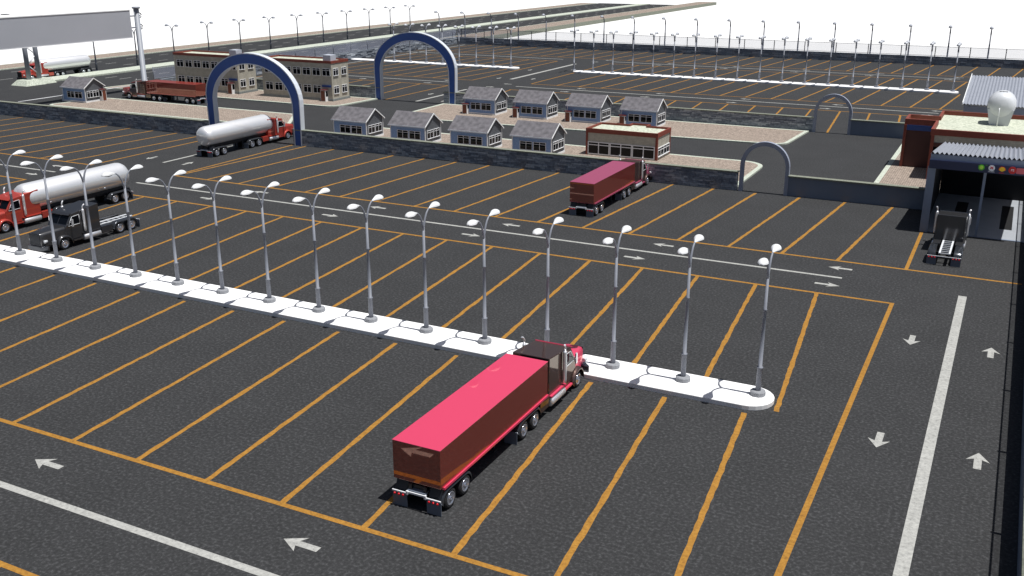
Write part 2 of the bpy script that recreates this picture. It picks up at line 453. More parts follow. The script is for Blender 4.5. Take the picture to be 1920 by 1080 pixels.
for x, y, a in ((-98.7,90.9,-PI/2),(-91.9,92.3,PI/2),(-103,78.1,0),(-106.2,82.8,PI),(-119,78.1,0),(-122,82.8,PI),(-98.6,188,-PI/2),(-99.5,205,-PI/2),(-91.5,192,PI/2),(-91.0,212,PI/2),(-98.5,160,-PI/2),(-92.4,163,PI/2),(-91.5,155,PI/2),(-107,175.4,0),(-107.4,180.9,PI),(-123,175.4,0)):
    arrow(ma, x, y, a)
struct('lane_arrows', ma, 'white_paint')
def island(x0, x1, y, w=3.0, h=.31):
    r = w/2; p = []
    for k in range(13):
        a = -PI/2+PI*k/12; p.append((x1-r+r*math.cos(a), y+r*math.sin(a)))
    for k in range(13):
        a = PI/2+PI*k/12; p.append((x0+r+r*math.cos(a), y+r*math.sin(a)))
    mb = MB(); mb.prism(p, 2, -.01, h)
    o = bevel(struct('traffic_island', mb, 'island_concrete'), .04, 2); return o
IY, JY = 53.85, 206.55
island(-88.2, -10.05, IY); island(-149, -102, IY); island(-89.0, -9.75, JY); island(-149, -102.6, JY)

# ------------------------------------------------------------------ street lamps
def head_mesh():
    mb = MB(); mb.mat = 0
    rows = []; N = 12
    for i in range(N+1):
        t = i/N; L = 1.28*t
        w = .045+.255*math.sin(PI*t**1.75)**.75 if 0 < t < 1 else (.045 if t == 0 else .10)
        top = .045+.225*math.sin(PI*t**1.45)**.8 if 0 < t < 1 else .045
        rows.append([(math.cos(PI*k/10)*w, L, math.sin(PI*k/10)*top+.02*t) for k in range(11)])
    mb.grid(rows, True)
    mb.face([len(mb.v)-11+k for k in range(11)]); mb.face([k for k in range(11)][::-1])
    mb.mat = 1
    for i in range(N):
        a, b = rows[i], rows[i+1]; d = lambda r, t: [(r[0][0]*.8, r[0][1], r[0][2]-.09*math.sin(PI*t**1.6)), (r[-1][0]*.8, r[-1][1], r[-1][2]-.09*math.sin(PI*t**1.6))]
        A, B = d(a, i/N), d(b, (i+1)/N)
        mb.quad(a[0], b[0], B[0], A[0]); mb.quad(A[0], B[0], B[1], A[1]); mb.quad(A[1], B[1], b[-1], a[-1])
    return mb
HEAD = head_mesh().mesh('lamp_head', ['lamp_shell', 'lamp_lens'])
def arm_pts(sgn):
    return [(0, 0, 7.2), (0, .07*sgn, 7.55), (0, .22*sgn, 7.97), (0, .43*sgn, 8.32), (0, .66*sgn, 8.53), (0, .9*sgn, 8.60)]
ARM = {s: MB().tube(arm_pts(s), [.085,.08,.07,.062,.055,.05], 8).mesh('arm', 'pole_grey') for s in (1, -1)}
def pole_mesh(mat):
    mb = MB(); mb.lathe([(.15,.165),(1.70,.165),(1.72,.185),(1.78,.185),(1.80,.12),(5.3,.105),(5.32,.12),(5.38,.12),(5.40,.095),(7.45,.088)], (0,0,0), 2, 12)
    return mb.mesh('pole', mat)
POLE = pole_mesh('pole_grey')
mb = MB(); mb.lathe([(0,.46),(.24,.46),(.30,.40)], (0,0,0), 2, 10, sm=False); PED = mb.mesh('pedestal', 'pedestal_grey')
def link(name, data, parent, loc=(0,0,0), rot=(0,0,0)):
    o = bpy.data.objects.new(name, data); COL.objects.link(o); o.parent = parent; o.location = loc; o.rotation_euler = rot; return o
def make_lamp(double=True):
    root = thing('street_lamp', 'x', 'street lamp')
    link('pedestal', PED, root); link('pole', POLE, root)
    for s in ((1, -1) if double else (-1,)):
        a = link('arm', ARM[s], root)
        h = link('lamp_head', HEAD, root, (0, .74*s, 8.57), (0, 0, 0) if s > 0 else (0, 0, PI))
    return root
def recolour(root, f=1.35, pole='pole_dark', shell='shell_grey'):
    cache = {}
    for c in root.children:
        key = c.data.name
        if key not in cache:
            me = c.data.copy(); sc = f if c.name.split('.')[0] in ('pole',) else 1.
            for i, mt in enumerate(me.materials): me.materials[i] = MATS[(pole if mt.name in ('pole_grey', 'pedestal_grey') else 'pole_dark') if mt.name != 'lamp_shell' else shell]
            if sc != 1:
                for v in me.vertices: v.co.x *= sc; v.co.y *= sc
            cache[key] = me
        c.data = cache[key]
        if c.name.startswith('arm'): c.scale = (1.7, 1, 1)
        if c.name.startswith('lamp_head'): c.scale = (1.25, 1.1, 1.5)
L2 = make_lamp(True); used = []
def lamp(x, y, z, rz, label, group, proto=L2):
    o = proto if proto not in used else copy_tree(proto)
    used.append(proto); o.location = (x, y, z); o.rotation_euler = (0, 0, rz); tag(o, label, group=group); return o
for k in range(16):
    lamp(-11.08-4.58*k, IY+.3, .31, 0, f'grey double-armed lamp post on the near white island, {ORD[k]} from its right end', 'lamps along the near island')
LB = make_lamp(True); recolour(LB, 1.15, 'pole_grey', 'shell_pale')
for k in range(18):
    lamp(-10.81-4.60*k, JY+.3, .31, 0, f'distant double-armed lamp on the long back island, {ORD[k]} from its right end', 'lamps along the back island', LB)
for k in range(8):
    lamp(-104.8-4.55*k, JY+.3, .31, 0, f'double-armed lamp on the short island beyond the far blue arch, {ORD[k]} from right', 'lamps along the short back island', LB)
LH = make_lamp(True); recolour(LH)
for k in range(12):
    lamp(-184.3, 289.2-11.85*k, 0, PI/2, f'double-armed lamp post on the highway median, {ORD[k]} counting from the farthest one', 'lamps on the highway median', LH)
L1 = make_lamp(False)
recolour(L1)
for k in range(18):
    lamp(-7.2-8.76*k, 261.0, ZG+.0, 0, f'single-armed lamp post standing behind the far wall, {ORD[k]} from the right', 'lamps behind the far wall', L1)
# scale the wall lamps to stand on the low ground outside
for o in list(COL.objects):
    if o.get('group') == 'lamps behind the far wall': o.scale = (1.15, 1.15, 1.165)

# ------------------------------------------------------------------ walls
def stone_wall(label, p0, p1, h=2.05, thick=.5, side=(0,-1), both=False, course=.21, lmin=.5, lmax=1.5, cap=True, out=.10):
    """p0->p1 centre line, axis aligned; stones laid on the given side"""
    x0, y0 = p0; x1, y1 = p1; alongx = abs(x1-x0) > abs(y1-y0)
    L = abs(x1-x0) if alongx else abs(y1-y0); a0 = min(x0, x1) if alongx else min(y0, y1); c = y0 if alongx else x0
    t = thing('stone_wall', label, 'wall', ((x0+x1)/2, (y0+y1)/2, 0)); ox, oy = t.location.x, t.location.y
    mb = MB()
    def B(a, b, d0, d1, z0, z1):
        if alongx: mb.box(a-ox, b-ox, c+d0-oy, c+d1-oy, z0, z1)
        else: mb.box(c+d0-ox, c+d1-ox, a-oy, b-oy, z0, z1)
    B(a0, a0+L, -thick/2, thick/2, -.01, h)
    n = int(h/course); hh = h/n
    sides = [side[1] if alongx else side[0]]
    if both: sides.append(-sides[0])
    for sg in sides:
        for i in range(n):
            a = a0
            while a < a0+L-.05:
                l = min(random.uniform(lmin, lmax), a0+L-a); e = random.uniform(.015, out)
                z0 = i*hh+.012; z1 = (i+1)*hh-.012
                if random.random() < .3 and l > .5:
                    zm = z0+(z1-z0)*random.uniform(.35, .65)
                    e2 = random.uniform(.015, out)
                    for za, zb, ee in ((z0, zm-.01, e), (zm+.01, z1, e2)):
                        if sg < 0: B(a+.012, a+l-.012, -thick/2-ee, -thick/2+.01, za, zb)
                        else: B(a+.012, a+l-.012, thick/2-.01, thick/2+ee, za, zb)
                elif sg < 0: B(a+.012, a+l-.012, -thick/2-e, -thick/2+.01, z0, z1)
                else: B(a+.012, a+l-.012, thick/2-.01, thick/2+e, z0, z1)
                a += l
    mb.build('stones', 'stone_wall', t)
    if cap:
        mb = MB(); B(a0-.06, a0+L+.06, -thick/2-.14, thick/2+.14, h, h+.13); mb.build('cap', 'cap_stone', t)
    return t
stone_wall('dark stone wall with pale cap between near blue arch and near small grey arch', (-88.1,107.75), (-26.3,107.75))
stone_wall('dark stone wall with pale cap on the left of the near blue arch', (-149.6,107.75), (-103.0,107.75))
stone_wall('grey stone wall behind the cabins, from the far blue arch to the back grey arch', (-89.4,150.7), (-26.2,150.7))
stone_wall('grey stone wall beside the office blocks, left of the far blue arch', (-149.3,150.7), (-102.8,150.7))
stone_wall('long dark stone wall closing the far side of the parking lot', (-149.6,259.6), (3.2,259.6), h=1.95, cap=False, course=.3, lmin=1, lmax=3)
stone_wall('sunlit stone wall running beside the highway on the left of the lot', (-149.45,151.2), (-149.45,259.2), h=1.95, side=(1,0), cap=False, course=.3, lmin=.8, lmax=2.6, out=.22)
t = thing('boundary_wall', 'plain dark wall with pale stone top along the right edge of the lot', 'wall', (3.2, 95, 0))
MB().box(-.22, .22, -125, 164.3, -.01, 1.95).build('wall_body', 'panel_grey', t)
MB().box(-.3, .3, -125, 164.3, 1.95, 2.1).build('cap', 'cap_stone', t)
def fence(label, p0, p1, z, h=2.35, sp=7.6, ph=0., mat='dark_metal'):
    x0, y0 = p0; x1, y1 = p1; L = math.hypot(x1-x0, y1-y0); ang = math.atan2(y1-y0, x1-x0)
    t = thing('chain_link_fence', label, 'fence', (x0, y0, z), ang)
    a = ph; posts = []
    me = MB().lathe([(0,.10),(h,.10),(h+.06,.04)], (0,0,0), 2, 8).mesh('post', mat)
    while a <= L+.01: link('post', me, t, (a, 0, 0)); a += sp
    for zz in (h-.06, .18): MB().tube([(0,0,zz),(L,0,zz)], .05, 6).build('rail', mat, t)
    MB().quad((0,0,.1),(L,0,.1),(L,0,h-.06),(0,0,h-.06)).build('wire_mesh', 'chain_link', t)
    return t
fence('tall wire fence with dark posts on top of the far wall', (3.0,259.6), (-149.4,259.6), 1.95, ph=6.4)
fence('wire fence with grey posts on top of the sunlit wall beside the highway', (-149.45,142), (-149.45,259.3), 1.95, sp=7.2, mat='pole_grey')
fence('wire fence on top of the wall along the right edge of the lot', (3.2,-28), (3.2,259), 2.1, h=2.2, sp=8.7, ph=3.2)
stone_wall('short stone wall under the wire fence left of the office blocks', (-149.45,143.4), (-149.45,150.3), h=1.9, side=(1,0), cap=False)
def panel_wall(label, x0, x1, y):
    t = thing('panel_wall', label, 'wall', ((x0+x1)/2, y, 0)); w = (x1-x0)/2
    MB().box(-w, w, -.2, .2, -.01, 2.1).build('panel', 'panel_grey', t)
    MB().box(-w-.03, w+.03, -.38, .38, 2.1, 2.24).build('cap', 'cap_stone', t)
panel_wall('smooth blue-grey wall with pale cap between the small grey arch and the truck wash', -20.75, -6.6, 107.75)
panel_wall('smooth blue-grey wall right of the back grey arch', -20.9, -6.5, 150.7)

# ------------------------------------------------------------------ arches
def arch(name, label, cx, y, outer, inner, depth, face, trim=None, trimw=.10):
    """outer/inner: functions t in 0..1 -> (x,z) left to right over the top"""
    t = thing(name, label, 'arch', (cx, y, 0)); N = 36
    O = [outer(i/N) for i in range(N+1)]; I = [inner(i/N) for i in range(N+1)]
    mb = MB(); n = 0
    def band(A, B, y0, y1, mat):
        mb.mat = mat; n = len(mb.v); m = len(A)
        for P in (A, B):
            for yy in (y0, y1):
                mb.v.extend([(p[0], yy, p[1]) for p in P])
        o0, o1, i0, i1 = n, n+m, n+2*m, n+3*m
        for k in range(m-1):
            mb.face((i0+k, o0+k, o0+k+1, i0+k+1)[::-1] ); mb.face((i1+k, o1+k, o1+k+1, i1+k+1))
            mb.face((o0+k, o0+k+1, o1+k+1, o1+k)); mb.face((i0+k, i1+k, i1+k+1, i0+k+1))
        mb.face((o0, o1, i1, i0)); mb.face((o0+m-1, i0+m-1, i1+m-1, o1+m-1))
    band(O, I, -depth/2, depth/2, 0)
    fixn(mb.build('arch_body', face, t))
    if trim:
        def off(A, B, w):
            out = []
            for a, b in zip(A, B):
                v = Vector((b[0]-a[0], b[1]-a[1])); v.normalize(); out.append((a[0]+v.x*w, a[1]+v.y*w))
            return out
        for A, B in ((O, I), (I, O)):
            mb = MB(); Ao = off(A, B, -.03); Ai = off(A, B, trimw); band(Ao, Ai, -depth/2-.06, depth/2+.06, 0)
            fixn(mb.build('edge_trim', trim, t))
    return t
def profile(hw, zs, ztop, lean=0.):
    def f(u):
        # legs take 12% each
        if u < .12: return (-hw+lean*(1-u/.12), zs*u/.12)
        if u > .88: return (hw-lean*(1-(1-u)/.12), zs*(1-u)/.12)
        a = PI*(1-(u-.12)/.76); return (hw*math.cos(a), zs+(ztop-zs)*math.sin(a))
    return f
arch('entrance_arch', 'large blue arch with pale edges over the near entrance, beside the road tanker', -94.85, 107.75, profile(8.35, 5.7, 12.1, .12), profile(7.05, 5.2, 10.65), .72, 'arch_blue', 'arch_trim')
arch('entrance_arch', 'large blue arch with pale edges over the far entrance, right of the office blocks', -95.35, 150.7, profile(8.4, 5.9, 12.1, .1), profile(7.1, 5.2, 10.65), .72, 'arch_blue', 'arch_trim')
arch('gate_arch', 'slim grey round arch at the near exit, between stone wall and smooth wall', -23.4, 107.75, profile(2.68, 2.95, 5.68), profile(2.28, 2.95, 5.22), .5, 'arch_grey')
arch('gate_arch', 'slim grey round arch at the back exit, beyond the cabins', -23.5, 150.7, profile(2.7, 2.95, 5.72), profile(2.3, 2.95, 5.25), .5, 'arch_grey')

# ------------------------------------------------------------------ windows and buildings
def window(parent, face, u0, u1, z0, z1, c, cols=2, transom=.72, fw=.07, sill=False, mat='white_frame'):
    """face '-y','+x','+y','-x'; u along x (or y) ; c = plane coordinate of wall"""
    mb = MB(); gl = MB(); sg = 1 if face[0] == '+' else -1
    def B(m, a, b, d0, d1, za, zb):
        lo, hi = sorted((c+sg*d0, c+sg*d1))
        if face[1] == 'y': m.box(a, b, lo, hi, za, zb)
        else: m.box(lo, hi, a, b, za, zb)
    B(mb, u0, u1, 0, .09, z1-fw, z1); B(mb, u0, u1, 0, .09+(.06 if sill else 0), z0, z0+fw)
    for a in (u0, u1-fw): B(mb, a, a+fw, 0, .088, z0+fw, z1-fw)
    for k in range(1, cols):
        a = u0+(u1-u0)*k/cols; B(mb, a-fw/2, a+fw/2, 0, .085, z0+fw, z1-fw)
    if transom:
        zt = z0+(z1-z0)*transom
        for k in range(cols):
            a = u0+(u1-u0)*k/cols+fw; b = u0+(u1-u0)*(k+1)/cols-fw
            B(mb, a-fw*.4, b+fw*.4, 0, .075, zt, zt+fw*.9)
    o = mb.build('window', mat, parent)
    B(gl, u0+fw*.5, u1-fw*.5, .005, .03, z0+fw*.5, z1-fw*.5); gl.build('pane', 'glass_dark', o)
    return o
def porch(parent, x0, x1, y0, y1, h=2.05, doorface='-y'):
    """small entrance box with brown door leaf, white jambs and red canopy"""
    mb = MB(); mb.box(x0, x1, y0, y1, .0, h); p = mb.build('entry_porch', 'white_trim', parent)
    mb = MB(); mb.box(x0-.10, x1+.10, y0-.10, y1+.05, h, h+.10); mb.build('canopy', 'canopy_red', p)
    mb = MB()
    if doorface == '-y':
        mb.box(x0+.08, x1-.1, y0-.03, y0, .08, h-.1); mb.build('door', 'door_brown', p)
        mb = MB(); mb.box(x1, x1+.02, y0+.15, y1-.12, .85, h-.15); mb.build('pane', 'glass_dark', p)
    elif doorface == '+y':
        mb.box(x0+.08, x1-.1, y1, y1+.03, .08, h-.1); mb.build('door', 'door_brown', p)
    else:
        mb.box(x1, x1+.03, y0+.08, y1-.1, .08, h-.1); mb.build('door', 'door_brown', p)
        mb = MB(); mb.box(x0+.1, x1-.15, y0-.02, y0, .85, h-.15); mb.build('pane', 'glass_dark', p)
    return p
def cabin(style):
    """origin front-right corner of wall; body extends -x and +y"""
    t = thing('cabin', 'x', 'cabin'); Wd, D, H, A = 5.55, 4.1, 2.62, 4.02
    mb = MB(); mb.mat = 0
    mb.box(-Wd, 0, 0, D, .14, H); b = mb.build('wall', 'blue_wall', t)
    g = MB(); g.prism([(-.0, .3), (D+.0, .3), (D, H), (D/2, A-.12), (0, H)], 0, .0, .035); g.build('gable_wall', 'grey_siding', t)
    g = MB(); g.prism([(0, H), (D, H), (D/2, A-.12)], 0, -Wd-.02, -.01); g.build('attic', 'grey_siding', t)
    # roof: two thick slopes
    ov = .28; x0, x1 = -Wd-.25, .22; th = .12
    sl = (A-H)/(D/2)
    r = MB(); ez = H-ov*sl
    r.prism([(-ov, ez), (D/2, A), (D+ov, ez), (D+ov, ez+th), (D/2, A+th), (-ov, ez+th)], 0, x0, x1); fixn(r.build('roof', 'shingles', t))
    f = MB()
    for xa, xb in ((x1, x1+.06),):
        f.prism([(-ov-.02, ez-.03), (D/2, A-.03), (D/2, A+th+.02), (-ov-.02, ez+th+.02)], 0, xa, xb)
        f.prism([(D/2, A-.03), (D+ov+.02, ez-.03), (D+ov+.02, ez+th+.02), (D/2, A+th+.02)], 0, xa, xb)
    fixn(f.build('barge_board', 'white_trim', t))
    e = MB(); e.box(x0, x1, -ov-.07, -ov, ez-.06, ez+.10); e.build('gutter', 'arch_trim', t)
    c = MB()
    for xx, yy in ((-.02, -.05), (-.02, D-.05), (-Wd-.05, -.05)): c.box(xx, xx+.1, yy, yy+.1, .2, H-.03)
    c.build('corner_board', 'white_trim', t)
    pl = MB(); pl.box(-Wd-.05, .10, -.08, D+.08, -.02, .26); pl.build('plinth', 'white_trim', t)
    for u0 in (-4.45, -2.5): window(t, '-y', u0, u0+1.8, .72, 1.86, 0., fw=.05)
    if style == 'gate':
        for u0 in (.35, 1.65): window(t, '+x', u0, u0+1.25, .78, 1.95, .035, cols=2, sill=True, fw=.055)
        porch(t, .04, .75, D-1.05, D-.15, 1.95, '+x')
    else:
        for u0 in (.42, 2.12): window(t, '+x', u0, u0+1.6, .76, 1.92, .035, cols=2, sill=True, fw=.055)
        if style == 'door_front':
            porch(t, -Wd-.1, -Wd+.78, -.75, -.001, 1.58)
            s = MB(); s.box(-Wd-.22, -Wd-.06, .0, .12, 1.9, 2.35); s.build('wall_sign', 'sign_blue', t)
        else:
            porch(t, -Wd+.3, -Wd+1.2, D+.001, D+.7, 1.9, '+y')
    return t
protoN = cabin('door_front'); protoS = cabin('door_back')
NX = [-74.95, -65.75, -56.6, -47.6]; NY = [142.4]*4
PL = ['leftmost', 'second from the left', 'third from the left', 'rightmost']
for k in range(4):
    o = protoN if k == 0 else copy_tree(protoN); o.location = (NX[k], 142.2, .2)
    tag(o, f'blue cabin with brown door, {PL[k]} of the row nearest the rear wall', group='cabins in the back row')
SX = [-80.75, -71.1, -61.5, -52.2]
for k in range(4):
    o = protoS if k == 0 else copy_tree(protoS); o.location = (SX[k], 114.4, .2)
    tag(o, f'blue shingled cabin directly behind the long stone wall, {PL[k]} of that row', group='cabins in the front row')
o = cabin('gate'); o.location = (-145.75, 122.4, .2); o.name = 'gatehouse'
tag(o, 'small blue gatehouse with grey shingle roof and red door between two barrier booms', 'gatehouse')

def boom(label, x, y, dy):
    t = thing('barrier_gate', label, 'barrier', (x, y, 0))
    MB().box(-.16, .16, -.16, .16, 0, 1.15).build('post', 'white_frame', t)
    MB().tube([(0, 0, 1.02), (0, dy, 1.02)], [.07, .05], 8).build('boom', 'white_frame', t)
boom('white barrier boom lowered on the left of the gatehouse', -152.3, 123.1, -9.2)
boom('white barrier boom lowered behind the gatehouse', -152.2, 127.4, 13.0)

def office(label, x1):
    y0, y1 = 143.5, 148.5; Wd = 15.6
    t = thing('office_block', label, 'office building', (x1, y0, .2)); D = y1-y0; H = 7.0
    MB().box(-Wd, 0, 0, D, 0, H-.45).build('wall', 'beige_block', t)
    MB().box(-Wd-.12, .12, -.12, D+.12, -.05, .38).build('plinth', 'plinth_grey', t)
    r = MB(); a, b, c, d = -Wd-.08, .08, -.08, D+.08; th = .22
    r.box(a, b, c, c+th, H-.45, H); r.box(a, b, d-th, d, H-.45, H); r.box(a, a+th, c+th, d-th, H-.45, H); r.box(b-th, b, c+th, d-th, H-.45, H)
    r.build('parapet', 'red_trim', t)
    MB().box(a+th, b-th, c+th, d-th, H-.5, H-.27).build('roof', 'roof_gravel', t)
    for k in range(7):
        u = -1.95-2.16*k
        window(t, '-y', u, u+1.72, 4.37, 5.68, 0., fw=.065)
        if k > 0: window(t, '-y', u, u+1.72, 1.28, 2.68, 0., fw=.065)
    for u in (.45, 2.85):
        window(t, '+x', u, u+1.5, 4.35, 5.68, 0., fw=.08, sill=True); window(t, '+x', u, u+1.5, 1.2, 2.6, 0., fw=.08, sill=True)
    porch(t, -2.0, -.95, -.85, -.001, 1.95)
    MB().box(-2.1, -.25, -.16, -.001, 2.42, 2.78).build('sign_board', 'sign_blue', t)
    MB().box(-1.9, -.25, .3, 1.9, H-.27, H+.95).build('roof_unit', 'hvac_grey', t)
office('two-storey beige office block right of the near arch, with a red parapet', -108.15)
office('two-storey beige office block seen behind the near blue arch, left of its twin', -129.6)

def diner():
    x1, y0 = -39.45, 118.6; Wd, D, H = 9.6, 5.1, 3.45
    t = thing('diner_building', 'low building with strip windows and dark red parapet behind the stone wall', 'shop building', (x1, y0, .2))
    MB().box(-Wd, 0, 0, D, 0, H-.5).build('wall', 'beige_block', t)
    th = .2; z0, z1 = H-.55, H
    # parapet outline with a recess in the back edge
    pts = [(-Wd-.1, -.1), (.1, -.1), (.1, D+.1), (-3.1, D+.1), (-3.1, D+1.3), (-5.7, D+1.3), (-5.7, D+.1), (-Wd-.1, D+.1)]
    inn = inset(pts, th); n = len(pts); mb = MB(); 
    mb.v = [(x, y, z0) for x, y in pts]+[(x, y, z1) for x, y in pts]+[(x, y, z1) for x, y in inn]+[(x, y, z0) for x, y in inn]
    for i in range(n):
        j = (i+1) % n
        mb.face((i, j, n+j, n+i)); mb.face((n+i, n+j, 2*n+j, 2*n+i)); mb.face((2*n+i, 2*n+j, 3*n+j, 3*n+i)); mb.face((3*n+i,3*n+j,j,i))
    fixn(mb.build('parapet', 'red_trim', t))
    r = MB(); r.prism(inset(pts, th-.01), 2, H-.5, H-.26); r.build('roof', 'roof_gravel', t)
    MB().box(-5.6, -3.2, D, D+1.2, 0, H-.56).build('rear_wing', 'maroon_wall', t)
    for xx, yy in ((-Wd-.08, -.08), (-.2, -.08), (-.2, D-.2), (-Wd-.08, D-.2)):
        MB().box(xx, xx+.28, yy, yy+.28, -.05, H-.55).build('corner_post', 'red_trim', t)
    for k in range(3): window(t, '-y', -Wd+.22+k*3.06, -Wd+.22+k*3.06+3.0, .12, 1.75, 0., cols=2, fw=.11, transom=.72)
    for k in range(2): window(t, '+x', .3+k*2.3, .3+k*2.3+2.25, .35, 1.55, 0., cols=2, fw=.08, transom=.66, sill=True)
diner()

# main service building with tower and roof tank
def service():
    t = thing('service_building', 'tall building with dark red parapets, pale gravel roof and maroon entrance tower', 'building', (-8.0, 122.5, .15))
    H = 5.9; Wd, D = 11.0, 15.5
    MB().box(0, Wd, 0, D, 0, H-.55).build('wall', 'beige_block', t)
    MB().box(-3.5, -.001, 6.6, 10.4, 0, H-.75).build('tower', 'maroon_wall', t)
    pts = [(-3.6, 6.5), (-.1, 6.5), (-.1, -.1), (Wd+.1, -.1), (Wd+.1, D+.1), (-.1, D+.1), (-.1, 10.5), (-3.6, 10.5)]
    inn = inset(pts, .3); n = len(pts); mb = MB(); z0, z1 = H-.7, H
    mb.v = [(x, y, z0) for x, y in pts]+[(x, y, z1) for x, y in pts]+[(x, y, z1) for x, y in inn]+[(x, y, z0) for x, y in inn]
    for i in range(n):
        j = (i+1) % n
        mb.face((i, j, n+j, n+i)); mb.face((n+i, n+j, 2*n+j, 2*n+i)); mb.face((2*n+i, 2*n+j, 3*n+j, 3*n+i)); mb.face((3*n+i,3*n+j,j,i))
    fixn(mb.build('parapet', 'red_trim', t))
    MB().prism(inset(pts, .29), 2, H-.69, H-.5).build('roof', 'roof_gravel', t)
    MB().box(-3.45, -.15, 6.45, 6.59, H-1.35, H-.71).build('sign_board', 'sign_blue', t)
    MB().box(.0, .35, -.12, -.001, 0, H-.7).build('corner_post', 'red_trim', t)
    MB().box(Wd-1.1, Wd-.7, -.12, -.001, 0, H-.7).build('corner_post', 'red_trim', t)
    MB().box(-3.62, -3.3, 6.38, 6.6, 0, H-.7).build('corner_post', 'red_trim', t)
    MB().box(.35, Wd-1.1, -.10, -.001, 3.9, 4.35).build('lintel', 'maroon_wall', t)
    g = MB().box(.35, Wd-1.1, -.06, -.001, .2, 3.9).build('glazing', 'glass_dark', t)
service()
def water_tank():
    t = thing('water_tank', 'rounded white water tank on a flared skirt on the gravel roof', 'water tank', (-1.35, 131.2, 5.55))
    r = 1.56; prof = [(0, .05), (.08, .7), (.3, 1.15), (.65, 1.42), (1.1, r), (3.1, r), (3.6, 1.42), (3.95, 1.1), (4.15, .6), (4.2, .05)]
    MB().lathe(prof, (0, 0, 2.35), 1, 28).build('tank_shell', 'tank_white', t)
    mb = MB(); mb.prism([(-1.05, 0), (1.05, 0), (1.45, 1.9), (-1.45, 1.9)], 1, .5, 3.7); fixn(mb.build('skirt', 'tank_white', t))
    MB().box(-.45, .45, 1.4, 1.6, 3.88, 3.93).box(-.07, .07, 1.1, 1.9, 3.86, 3.91).build('hatch', 'dark_metal', t)
    MB().tube([(-.15, -.45, 0), (-.15, -.45, 2.0), (-.15, -.35, 2.15)], .055, 8).build('pipe', 'white_frame', t)
water_tank()

